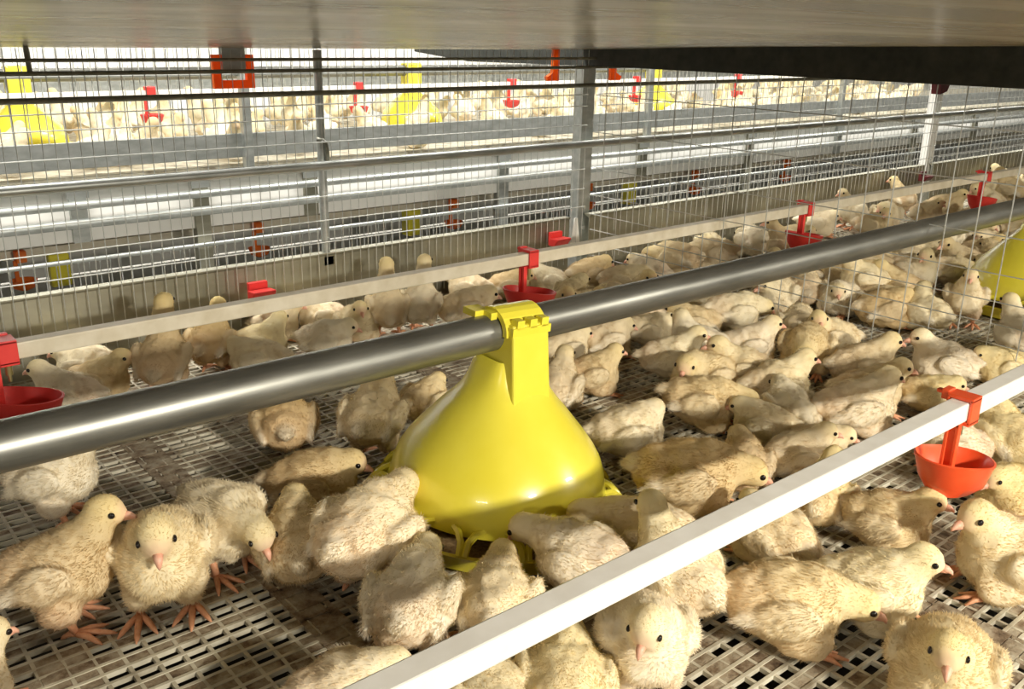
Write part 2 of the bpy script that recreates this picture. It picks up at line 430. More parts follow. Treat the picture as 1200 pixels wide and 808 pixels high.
def loft(bm, secs, n=64, cap_top=False):
    rings = []
    for (a, b_, e, z, cyo) in secs:
        ring = []
        for i in range(n):
            th = 2 * math.pi * i / n; c, s = math.cos(th), math.sin(th)
            ring.append(bm.verts.new((a * math.copysign(abs(c) ** (2 / e), c), cyo + b_ * math.copysign(abs(s) ** (2 / e), s), z)))
        rings.append(ring)
    for A, B2 in zip(rings, rings[1:]):
        for i in range(n): bm.faces.new((A[i], A[(i + 1) % n], B2[(i + 1) % n], B2[i]))
    if cap_top: bm.faces.new(rings[-1])
def feeder(x, lab, ang=0, swing=(0, 0)):
    t = empty('pan_feeder', (x, PYY, 0)); tag(t, lab, 'feeder', None)
    # the bell hangs from the pipe: z measured from the pan's foot
    bm = nb()
    secs = [(.140, .140, 2, .034, 0), (.155, .155, 2, .032, 0), (.156, .156, 2, .040, 0), (.153, .153, 2, .050, 0), (.1515, .1515, 2, .058, 0), (.149, .149, 2, .070, 0), (.143, .143, 2, .086, 0),
            (.133, .133, 2, .102, 0), (.119, .119, 2, .120, 0), (.103, .103, 2, .138, 0), (.087, .087, 2.05, .156, 0), (.073, .072, 2.1, .173, 0),
            (.061, .059, 2.3, .190, 0), (.052, .048, 2.8, .206, 0), (.046, .041, 3.5, .222, 0), (.041, .037, 4, .238, 0), (.036, .034, 5, .246, 0)]
    loft(bm, [(a, b_, e, z + .014 * max(0, min(1, (.24 - z) / .08)), q) for a, b_, e, z, q in secs]); bell = obj('bell', bm, 'yellow', t, smooth=R(60))
    # spout: a flat fronted chute in front of and below the pipe, rising into the clamp
    bm = nb()
    A = [(-.031, -.040, .300), (.031, -.040, .300), (.031, .036, .300), (-.031, .036, .300)]
    B2 = [(-.033, -.058, .185), (.033, -.058, .185), (.033, .036, .185), (-.033, .036, .185)]
    C2 = [(-.038, -.095, .135), (.038, -.095, .135), (.038, .036, .135), (-.038, .036, .135)]
    pl = [[bm.verts.new(p) for p in q] for q in (A, B2, C2)]
    for u, v in zip(pl, pl[1:]):
        for i in range(4): bm.faces.new((u[i], u[(i + 1) % 4], v[(i + 1) % 4], v[i]))
    bm.faces.new(pl[0]); bm.faces.new(pl[-1][::-1])
    obj('chute', bm, 'yellow', t, bevel=.003)
    bm = nb()   # saddle that closes over the pipe, with latch teeth on its front edge
    pts = []
    for k in range(13):
        th = math.pi * k / 12; pts.append((.0345 * math.cos(th) * -1, PZ + .0335 * math.sin(th)))
    inner = [(.0265 * math.cos(math.pi * k / 12), PZ + .0265 * math.sin(math.pi * k / 12)) for k in range(13)]
    prism(bm, pts + inner, 0, -.036, .034)
    for dx in (-.026, -.004, .016): box(bm, dx, dx + .012, -.043, -.030, PZ + .012, PZ + .024)
    box(bm, -.033, .033, -.043, -.034, PZ + .003, PZ + .014)
    box(bm, -.060, -.036, .004, .030, PZ + .020, PZ + .029)
    box(bm, -.046, -.036, -.012, .030, PZ + .016, PZ + .029)
    obj('pipe_clamp', bm, 'yellow', t)
    bm = nb(); lathe(bm, [(.02, .001), (.158, .001), (.174, .008), (.181, .026), (.186, .033), (.183, .036), (.176, .028), (.168, .013), (.150, .007), (.02, .007)], 56)
    obj('pan', bm, 'yellow', t, smooth=R(40))
    bm = nb(); lathe(bm, [(.001, .016), (.10, .014), (.155, .0105), (.157, .009)], 40); obj('feed', bm, 'feed', t, smooth=True)
    for k in range(14):       # grill spokes from the bell's skirt out to the pan rim
        th = 2 * math.pi * k / 14 + .2; bm = nb()
        c, s = math.cos(th), math.sin(th)
        for sg in (-1, 1):
            pts = [(c * r - s * sg * w, s * r + c * sg * w, z) for r, z, w in ((.150, .056, .020), (.162, .055, .011), (.172, .048, .005), (.183, .034, .0035))]
            sweep(bm, pts, .0050, 6)
        obj('grill_spoke', bm, 'yellow', t, smooth=R(50))
    t.rotation_euler = (0, 0, ang)
    if swing != (0, 0):
        Mx = Matrix.Translation((x, PYY, PZ)) @ Matrix.Rotation(swing[0], 4, 'X') @ Matrix.Rotation(swing[1], 4, 'Y') @ Matrix.Translation((0, 0, -PZ))
        t.matrix_world = Mx
    return t
feeder(.772, 'yellow bell shaped pan feeder clamped on the feed pipe', 0, (R(2.5), R(3.0)))
feeder(2.53, 'yellow pan feeder half out of the picture beyond the wire partition', 0)

# ------------------------------------------------------------------ hanging hooks between the rows
def hook_u(x, y, z0, z1, w, lab):
    t = empty('hanger_bracket', (x, y, z0)); tag(t, lab, 'bracket')
    bm = nb(); h = z1 - z0; k = .015
    prism(bm, [(-w, 0), (w, 0), (w, h), (w - k * 1.5, h), (w - k * 1.1, h * .62), (w - k, k), (-w + k, k), (-w + k * 1.1, h * .62), (-w + k * 1.5, h), (-w, h)], 1, -.006, .006)
    obj('u_frame', bm, 'orange', t, bevel=.0015)
    bm = nb(); box(bm, -w + .020, w - .020, -.008, .008, h * .55, h + .014); obj('grey_block', bm, 'zinc', t)
    return t
hook_u(.854, YF + .02, .538, .606, .045, 'orange U shaped bracket hanging around a grey block under the belt')
def hook_l(x, y, z0, z1, s, lab):
    bm = nb(); h = z1 - z0
    prism(bm, [(0, 0), (s * .040, 0), (s * .044, .011), (s * .021, .020), (s * .019, h), (0, h)], 1, y - .006, y + .006)
    tag(obj('hanger_bracket', bm, 'orange', loc=(x, 0, z0), bevel=.0012), lab, 'bracket')
hook_l(1.775, YF + .02, .538, .62, -1, 'orange L shaped hook just beside the grey post, foot pointing to the feeder side')
hook_l(1.974, YF + .02, .536, .62, 1, 'orange L shaped hook just past the grey post, foot pointing down the row')
bm = nb(); tube(bm, (.455, 1.885, .575), (.453, 1.885, .625), .0045, 8)
tag(obj('hanger_rod', bm, 'rod'), 'short black hanger rod between belt and top rails', 'rod')
bm = nb(); prism(bm, [(-.055, .09), (.05, .09), (.045, .055), (.02, .01), (-.035, 0), (-.045, .05)], 1, -.02, .02)
tag(obj('hanging_cup', bm, 'brown_red', loc=(3.82, 1.86, .455), bevel=.003), 'dark red cup hanging beside the white post under the beam', 'drinker')

# ------------------------------------------------------------------ the opposite row of cages
Y2 = 3.2
def ratio_z(r, y=Y2): return .66 - r * y
def long_box(name, y0, y1, z0, z1, mat, lab, cat, x0=-1.5, x1=12):
    bm = nb(); box(bm, x0, x1, y0, y1, z0, z1); return tag(obj(name, bm, mat, bevel=.002), lab, cat)
long_box('tray_sheet', Y2, Y2 + .01, .218, .302, 'zinc', 'grey metal sheet at the foot of the opposite upper cages', 'metal sheet')
long_box('belt_tray', Y2 + .0, Y2 + 1.5, .145, .17, 'white', 'pale belt tray under the opposite upper cages', 'tray')
long_box('deck', Y2 + .02, Y2 + 1.5, .180, .19, 'mesh', 'mesh deck under the distant chicks of the opposite cages', 'cage floor')
rail('opposite_rail', Y2 - .02, .105, .014, 'zinc', 'grey tube rail below the pale tray of the opposite row', -1.5, 12)
rail('opposite_rail', Y2 - .02, .045, .016, 'zinc', 'second grey tube rail below the pale tray of the opposite row', -1.5, 12)
rail('opposite_rail', Y2 - .02, -.075, .008, 'zinc', 'thin rail above the dark openings of the opposite lower cages', -1.5, 12)
rail('opposite_rail', Y2 - .01, .43, .006, 'zinc', 'thin rail in front of the distant chicks', -1.5, 12)
rail('opposite_rail', Y2 - .01, .505, .006, 'zinc', 'upper thin rail over the distant yellow feeders', -1.5, 12)
long_box('belt_side_board', Y2 + .015, Y2 + .025, -.02, .144, 'white', 'pale lengthwise panel behind the opposite tube rails, its top standing in for a bright gap', 'panel')  # raised over the gap, its white replaces the brightness seen through there
long_box('opposite_water_line', Y2 + .3, Y2 + .33, -.11, -.085, 'pvc_old', 'pale water pipe inside the opposite lower cages', 'pipe')
long_box('opposite_guard', Y2, Y2 + .01, -.48, -.205, 'sheet', 'galvanised guard sheet along the opposite lower cages', 'metal sheet')
long_box('lower_deck', Y2 + .02, Y2 + 1.5, -.50, -.49, 'white', 'deck inside the opposite lower cages, whitened to bounce light', 'cage floor')  # white chosen to bounce light into the dark openings
long_box('rear_sheet', Y2 + 1.48, Y2 + 1.5, -.48, .13, 'white', 'rear of the opposite lower cages, whitened to bounce light', 'metal sheet')  # also made white to lift the shade inside by bounce
def opp_wires(x0, x1, z0, z1, step, lab, y):
    bm = nb(); n = int((x1 - x0) / step)
    for i in range(n): tube(bm, (x0 + i * step, y, z0), (x0 + i * step, y, z1), .0018, 4, caps=False)
    tag(obj('opposite_wire_front', bm, 'wire'), lab, 'cage front')
opp_wires(-1, 8.5, -.21, -.07, .034, 'wire front over the dark openings of the opposite lower cages', Y2 - .005)
opp_wires(-1, 8.5, .30, .85, .05, 'wire front in front of the distant chicks and feeders', Y2 + .0)
opp_wires(-1, 10, .19, .62, .045, 'rear wire wall of the opposite upper cages', Y2 + 1.5)
long_box('rear_rail', Y2 + 1.49, Y2 + 1.51, .475, .49, 'white', 'white rail along the rear wire wall of the opposite cages', 'rail')
long_box('rear_row', 6.3, 6.9, .24, .33, 'zinc', 'dark third row of cages behind the opposite cages', 'cage row', -1.5, 14)
for i, x in enumerate((.86, 1.27, 1.70, 2.65, 3.56, 4.45, 5.35, 6.3, 7.2)):
    t = empty('opposite_post', (x, Y2 - .005, 0)); tag(t, 'short galvanised post of the opposite row below the pale tray', 'post', 'short posts of the opposite row')
    bm = nb(); w = .026; prism(bm, [(-w, 0), (w, 0), (w, .04), (w - .004, .04), (w - .004, .004), (-w + .004, .004), (-w + .004, .04), (-w, .04)], 2, -.21 if i % 2 else -.02, .17)
    obj('upright', bm, 'sheet' if i % 3 else 'zinc', t)
    bm = nb(); box(bm, -.034, .034, -.006, .0, .125, .165); obj('bracket_plate', bm, 'zinc', t)
for x in (1.45, 3.56, 5.3):
    bm = nb(); box(bm, x - .016, x + .016, Y2 - .03, Y2 + .0, .17, 1.3)
    tag(obj('tall_post', bm, 'zinc', bevel=.002), 'tall slim post of the opposite upper cages', 'post', 'tall posts of the opposite row')

def small_feeder(x, y, z, lab, group):
    t = empty('distant_feeder', (x, y, z)); tag(t, lab, 'feeder', group)
    bm = nb(); lathe(bm, [(.13, .02), (.152, .03), (.15, .06), (.135, .10), (.10, .135), (.065, .165), (.04, .19), (.036, .21)], 28); obj('bell', bm, 'yellow', t, smooth=R(50))
    bm = nb(); box(bm, -.04, .04, -.035, .035, .18, .32); obj('pipe_clamp', bm, 'yellow', t, bevel=.006)
    bm = nb(); lathe(bm, [(.02, .002), (.15, .003), (.178, .03), (.172, .03), (.15, .01), (.02, .01)], 28); obj('pan', bm, 'yellow', t, smooth=R(50))
for X, lab in ((.90, 'yellow feeder among the distant chicks of the opposite row, nearest the camera end'), (2.66, 'yellow feeder among distant chicks between the slim door post and the grey post'), (4.42, 'yellow feeder of the opposite row just past the grey post')):
    small_feeder(X, 3.93, .19, lab, None)
tag(rail('distant_feed_pipe', 3.93, .19 + .285, .025, 'pipe', 'feed pipe over the distant yellow feeders', -1.5, 12), 'feed pipe over the distant yellow feeders', 'pipe')
long_box('distant_water_pipe', 3.62, 3.645, .405, .43, 'pvc', 'white water pipe in front of the distant feeders', 'pipe')
def small_drinker(x, y, z, mat, lab, group):
    t = empty('distant_drinker', (x, y, z)); tag(t, lab, 'drinker', group)
    bm = nb(); box(bm, -.017, .017, -.019, .019, -.006, .034); obj('clamp', bm, mat, t, bevel=.003)
    bm = nb(); box(bm, -.024, -.012, -.006, .006, -.085, .0); obj('arm', bm, mat, t)
    bm = nb(); lathe(bm, [(.012, -.105), (.034, -.095), (.044, -.068), (.040, -.068), (.028, -.088), (.006, -.09)], 18); obj('cup', bm, mat, t, smooth=R(50))
for X in (.38, 1.28, 2.18, 3.05, 3.95, 4.85):
    small_drinker(X, 3.63, .41, 'red_far', 'red drinker hanging among the distant chicks of the opposite row', 'distant red drinkers of the opposite row')
for i, X in enumerate((.72, 1.59, 2.56, 3.43, 4.3, 5.2)):
    small_drinker(X, 3.45, -.11, 'orange', 'orange clip on the pipe inside the opposite lower cages', 'orange drinkers of the opposite lower cages')
for X in (.86, 2.39, 3.85):
    bm = nb(); box(bm, X - .035, X + .035, 3.52, 3.58, -.24, -.12)
    tag(obj('lower_feeder_neck', bm, 'yellow', bevel=.006), 'yellow feeder neck in the dark of the opposite lower cages', 'feeder', 'yellow feeders of the opposite lower cages')

# ------------------------------------------------------------------ chicks
POSE = {  # body height, body tilt (front up), head point (forward, up from floor), beak pitch, legs
    'sit':   (.044, 6, (.050, .092), -10, False),
    'loaf':  (.042, 2, (.050, .072), -18, False),
    'low':   (.046, -4, (.074, .054), -22, False),
    'stand': (.070, 10, (.054, .134), -8, True),
    'alert': (.074, 22, (.044, .166), 0, True),
    'feed':  (.066, -4, (.084, .080), -38, True),
    'peck':  (.060, -14, (.080, .034), -55, True),
    'hunch': (.064, 12, (.046, .108), -34, True),
}
def ellip(bm, c, r, rot=None, sub=2):
    Mx = Matrix.Translation(c) @ (rot.to_4x4() if rot else Matrix.Identity(4)) @ Matrix.Diagonal((*r, 1))
    bmesh.ops.create_icosphere(bm, subdivisions=sub, radius=1, matrix=Mx)
def ry(a): return Matrix.Rotation(-a, 3, 'Y')     # positive a lifts the +X end
_mesh = {}
TMP = []
def chick_meshes(pose, turn, var, fuzz):
    key = (pose, turn, var, fuzz)
    if key in _mesh: return _mesh[key]
    rd = random.Random(sum(map(ord, pose)) * 131 + turn * 7 + var * 977)
    bz, tilt, (hx, hz), bp, legs = POSE[pose]
    tl = R(tilt + rd.uniform(-3, 3)); T3 = ry(tl)
    bc = Vector((0, 0, bz)); P = lambda x, y, z: bc + T3 @ Vector((x, y, z))
    fat = rd.uniform(1.0, 1.13)
    bm = nb(); zones = []
    def E(c, r, rot=None, zone=(0, 0, 0)): ellip(bm, c, r, rot); zones.append((Vector(c), max(r), zone, r, rot))
    E(P(0, 0, 0), (.050, .042 * fat, .041 * fat), T3)
    E(P(.022, 0, -.004), (.036, .039 * fat, .039), T3)
    E(P(-.030, 0, .003), (.034, .035 * fat, .033), T3, (0, 0, .12))
    E(P(-.059, 0, .013), (.018, .014, .010), T3 @ ry(R(14)), (.55, 0, 0))
    # neck and head, swung by the turn
    yaw = R(turn); nbase = P(.024, 0, .014)
    hl = Vector((hx, 0, hz)) - Vector((nbase.x, 0, nbase.z))
    Rz = Matrix.Rotation(yaw * .8, 3, 'Z'); head = nbase + Rz @ hl
    dirv = Matrix.Rotation(yaw * 1.25, 3, 'Z') @ Vector((math.cos(R(bp)), 0, math.sin(R(bp))))
    mid = nbase.lerp(head, .5) + Vector((.004, 0, .002))
    for k in range(7):
        u = k / 6; p = nbase.lerp(mid, u).lerp(mid.lerp(head, u), u)
        rr = .031 * (1 - u) ** 1.2 + .0165 * u + .002
        if k < 6: E(p, (rr, rr * .95, rr), None, (0, .25 * u, 0))
    side = Vector((0, 0, 1)).cross(dirv).normalized(); upv = dirv.cross(side).normalized()
    HR = Matrix((dirv, side, upv)).transposed()
    E(head, (.0215, .0182, .0188), HR, (0, .5, 0))
    E(head + dirv * .010 - upv * .003, (.013, .0135, .0120), HR, (0, .5, .15))
    droop = rd.uniform(-4, 8)
    for s in (-1, 1):
        wr = T3 @ ry(R(8 + droop)) @ Matrix.Rotation(s * R(7), 3, 'Z')
        E(P(-.004, s * .0395 * fat, .006), (.034, .0110, .0225), wr, (.25, 0, 0))
        wc = P(-.036, s * .0365, -.001)
        E(wc, (.022, .0065, .010), wr @ ry(R(6)), (1, 0, 0))
        if legs: E(P(.000, s * .022, -.032), (.024, .0175, .026), ry(R(-20)), (0, 0, .18))
        else: E(Vector((.018, s * .032, .022)), (.030, .014, .020), None, (0, 0, .1))
    me = bpy.data.meshes.new('tmp'); bm.to_mesh(me); bm.free()
    o = bpy.data.objects.new('tmp', me); COL.objects.link(o)
    rm = o.modifiers.new('r', 'REMESH'); rm.mode = 'VOXEL'; rm.voxel_size = .0034 if fuzz else .0055
    sm = o.modifiers.new('s', 'SMOOTH'); sm.iterations = 4 if fuzz else 2; sm.factor = .5
    dg = bpy.context.evaluated_depsgraph_get(); dg.update()
    me2 = bpy.data.meshes.new_from_object(o.evaluated_get(dg))
    bpy.data.objects.remove(o); bpy.data.meshes.remove(me)
    nv = len(me2.vertices); co = np.empty(nv * 3); me2.vertices.foreach_get('co', co); co = co.reshape(-1, 3)
    no = np.empty(nv * 3); me2.vertices.foreach_get('normal', no); no = no.reshape(-1, 3)
    off = Vector((rd.uniform(0, 50), rd.uniform(0, 50), rd.uniform(0, 50)))
    hd = np.array(head)
    for i in range(nv):
        v = Vector(co[i]); face = min(1, max(0, (np.linalg.norm(co[i] - hd) - .016) / .02))
        d = .0030 * noise.noise(v * 42 + off) + .0016 * noise.noise(v * 120 + off)
        co[i] += no[i] * d * (.25 + .75 * face)
    co[:, 2] = np.maximum(co[:, 2], .0008)
    # plumage tint: R white wing feathers, G yellow head, B bare pinkish skin
    tint = np.zeros((nv, 3))
    wsum = np.full(nv, 1e-6)
    for c, rmax, z, r, rot in zones:
        Mi = np.array((rot.to_3x3() if rot else Matrix.Identity(3)).transposed())
        q = ((co - np.array(c)) @ Mi.T) / np.array(r); d = np.linalg.norm(q, axis=1)
        w = np.exp(-((d / 1.0) ** 2) * 2.2); wsum += w; tint += w[:, None] * np.array(z)
    tint /= wsum[:, None]
    tint *= np.array((1.25, 1.0 + .5 * rd.random(), rd.choice((.4, 1, 2.2))))
    face = np.clip(1 - (np.linalg.norm(co - (hd + np.array(dirv) * .018), axis=1) - .006) / .012, 0, 1)
    tint[:, 2] = np.maximum(tint[:, 2], .55 * face)
    nf = len(me2.polygons); fv = []
    for p in me2.polygons: fv.append(tuple(p.vertices))
    bpy.data.meshes.remove(me2)
    verts = co; faces = fv; normals = no; cols = tint
    if fuzz:
        tri = np.array([(f[0], f[1], f[2]) for f in fv]); cen = co[tri].mean(1)
        idx = rng.integers(0, len(tri), fuzz); b3 = rng.dirichlet((1, 1, 1), fuzz)
        root = (co[tri[idx]] * b3[:, :, None]).sum(1); nr = no[tri[idx]].mean(1); nr /= np.linalg.norm(nr, axis=1)[:, None] + 1e-9
        back = np.tile(np.array((-1.0, 0, -.25)), (fuzz, 1)); nh = np.linalg.norm(root - hd, axis=1) < .03
        back[nh] = -np.array(dirv) + np.array((0, 0, -.2))
        keep = np.linalg.norm(root - (hd + np.array(dirv) * .02), axis=1) > .013
        tang = back - (back * nr).sum(1)[:, None] * nr; tang /= np.linalg.norm(tang, axis=1)[:, None] + 1e-9
        L = rng.uniform(.0030, .0068, fuzz); L[nh] *= .5; tn = tint[tri[idx]].mean(1); L *= 1 + .7 * np.clip(tn[:, 0], 0, 1)
        d = nr * .34 + tang * .8 + rng.normal(0, .22, (fuzz, 3)); d /= np.linalg.norm(d, axis=1)[:, None]
        sd = np.cross(d, nr); sd /= np.linalg.norm(sd, axis=1)[:, None] + 1e-9
        wd = rng.uniform(.00030, .00065, fuzz)[:, None]
        a = root - sd * wd - nr * .0008; b = root + sd * wd - nr * .0008; c = root + d * L[:, None]
        c[:, 2] = np.maximum(c[:, 2], .0005)
        a, b, c, nr, tn = a[keep], b[keep], c[keep], nr[keep], tn[keep]; m = len(a)
        bv = np.stack((a, b, c), 1).reshape(-1, 3); base = nv
        verts = np.concatenate((co, bv)); normals = np.concatenate((no, np.repeat(nr, 3, 0))); cols = np.concatenate((tint, np.repeat(tn, 3, 0)))
        faces = fv + [(base + 3 * i, base + 3 * i + 1, base + 3 * i + 2) for i in range(m)]
    body = bpy.data.meshes.new('chick'); body.from_pydata([tuple(v) for v in verts], [], faces)
    for p in body.polygons: p.use_smooth = True
    ca = body.color_attributes.new('plume', 'FLOAT_COLOR', 'POINT')
    c4 = np.ones((len(verts), 4)); c4[:, :3] = np.clip(cols, 0, 1); ca.data.foreach_set('color', c4.ravel())
    body.materials.append(MAT['down']); body.materials.append(MAT['fluff'])
    if fuzz:
        mi = np.zeros(len(faces), dtype=np.int32); mi[nf:] = 1; body.polygons.foreach_set('material_index', mi)
    # beak: two mandibles
    bm = nb()
    for up_, ln in ((1, .0145), (-1, .0115)):
        o0 = head + dirv * .0185 - upv * (.003 if up_ > 0 else .0062); pts = []
        sweep(bm, [o0, o0 + dirv * ln * .5 - upv * (.0008 if up_ > 0 else 0), o0 + dirv * ln * .85 - upv * (.0030 if up_ > 0 else .0006), o0 + dirv * ln - upv * (.0055 if up_ > 0 else .001)],
              [.0050, .0041, .0023, .0006] if up_ > 0 else [.0042, .0031, .0015, .0005], 8)
    beak = mesh_of(bm, 'beak', 'beak')
    eyes = []
    for s in (-1, 1):
        bm = nb(); c = head + dirv * .0100 + side * s * .0156 + upv * .0030
        ellip(bm, c, (.0036, .0022, .0036), HR, 2); eyes.append(mesh_of(bm, 'eye', 'eye'))
    lg = []
    if legs:
        for s in (-1, 1):
            bm = nb(); hip = P(.000, s * .022, -.040); fx = .012 + s * rd.uniform(-.012, .012)
            foot = Vector((fx, s * .024, .006)); kn = Vector((fx - .010, s * .023, max(.030, hip.z * .62)))
            sweep(bm, [hip, kn, foot], [.0060, .0048, .0042], 8)
            for a, l in ((-32, .030), (0, .036), (32, .030), (180, .014)):
                dx, dy = math.cos(R(a)), math.sin(R(a))
                sweep(bm, [foot, foot + Vector((dx * l * .5, dy * l * .5, 0)), foot + Vector((dx * l * .9, dy * l * .9, -.0030)), foot + Vector((dx * l * 1.12, dy * l * 1.12, -.0050))], [.0040, .0034, .0026, .0008], 6)
            lg.append(mesh_of(bm, 'leg', 'leg'))
    else:
        for s in (-1, 1):
            bm = nb(); foot = Vector((.034, s * .026, .0055))
            for a, l in ((-28, .024), (0, .030), (28, .024)):
                dx, dy = math.cos(R(a)), math.sin(R(a))
                sweep(bm, [foot - Vector((.02, 0, -.004)), foot + Vector((dx * l * .5, dy * l * .5, 0)), foot + Vector((dx * l, dy * l, -.004))], [.0040, .0032, .0012], 6)
            lg.append(mesh_of(bm, 'leg', 'leg'))
    _mesh[key] = (body, beak, eyes, lg); return _mesh[key]
def mesh_of(bm, name, mat):
    bmesh.ops.recalc_face_normals(bm, faces=bm.faces)
    me = bpy.data.meshes.new(name); bm.to_mesh(me); bm.free(); me.materials.append(MAT[mat]); me.shade_smooth(); return me
def put_chick(loc, rz, pose, turn, var, fuzz, scale, label, group=None, parts=True):
    body, beak, eyes, lg = chick_meshes(pose, turn, var, fuzz)
    o = bpy.data.objects.new('chick', body); COL.objects.link(o)
    o.location = loc; o.rotation_euler = (0, 0, rz); o.scale = (scale,) * 3
    tag(o, label, 'chick', group)
    o.color = (.84, .74, .60, 1) if ('brown' in label or 'tawny' in label) else (1, .96, .80, 1) if 'yellow' in label.split('beside')[0] else (1.06, 1.05, 1.10, 1) if 'whit' in label.split('under')[0] else random.choice(((1, 1, 1, 1), (1, 1, 1.04, 1), (1, .97, .95, 1), (.93, .88, .82, 1)))
    if parts:
        for n, ms in (('beak', [beak]), ('eye', eyes), ('leg', lg)):
            for m in ms:
                c = bpy.data.objects.new(n, m); COL.objects.link(c); c.parent = o
    return o
GS = .96
A0 = math.atan2(RT.y, RT.x)         # heading 0 = towards the right of the photograph
PLACED = []
HOLD = (0, 1)      # the pair at the near corner stays put
def settle(rows):
    """stand the chicks where the photograph shows them, nudged apart where bodies would press into each other"""
    P = []
    for r in rows:
        sc = r[5] * GS; p = at(r[0], r[1], POSE[r[3]][0] * sc); P.append([p.x, p.y, sc, A0 + R(r[2])])
    for it in range(40):
        for i in range(len(P)):
            for j in range(i):
                a, b = P[i], P[j]
                if (a[0] - b[0]) ** 2 + (a[1] - b[1]) ** 2 > .05: continue
                for u in (-.026, .026):
                    for v in (-.026, .026):
                        ax, ay = a[0] + u * a[2] * math.cos(a[3]), a[1] + u * a[2] * math.sin(a[3])
                        bx, by = b[0] + v * b[2] * math.cos(b[3]), b[1] + v * b[2] * math.sin(b[3])
                        d = math.hypot(ax - bx, ay - by) + 1e-6; need = .036 * (a[2] + b[2]) * 1.0
                        if d < need:
                            k = .12 * (need - d) / d; wa = 0 if i in HOLD else 1; wb = 0 if j in HOLD else 1
                            a[0] += (ax - bx) * k * wa; a[1] += (ay - by) * k * wa; b[0] -= (ax - bx) * k * wb; b[1] -= (ay - by) * k * wb
            q = P[i]; d = math.hypot(q[0] - .772, q[1] - .912)      # keep off the feeder pan
            need = .165 + .045 * q[2]
            if d < need: q[0] += (q[0] - .772) * .3 * (need / d - 1); q[1] += (q[1] - .912) * .3 * (need / d - 1)
            q[1] = min(q[1], YF - .055)
    for r, q in zip(rows, P):
        var = len(PLACED); PLACED.append((q[0], q[1], .06))
        put_chick((q[0], q[1], 0), q[3], r[3], r[4], var, 15000 if q[1] < 1.3 and q[0] < 1.7 else 9000, q[2], r[6])

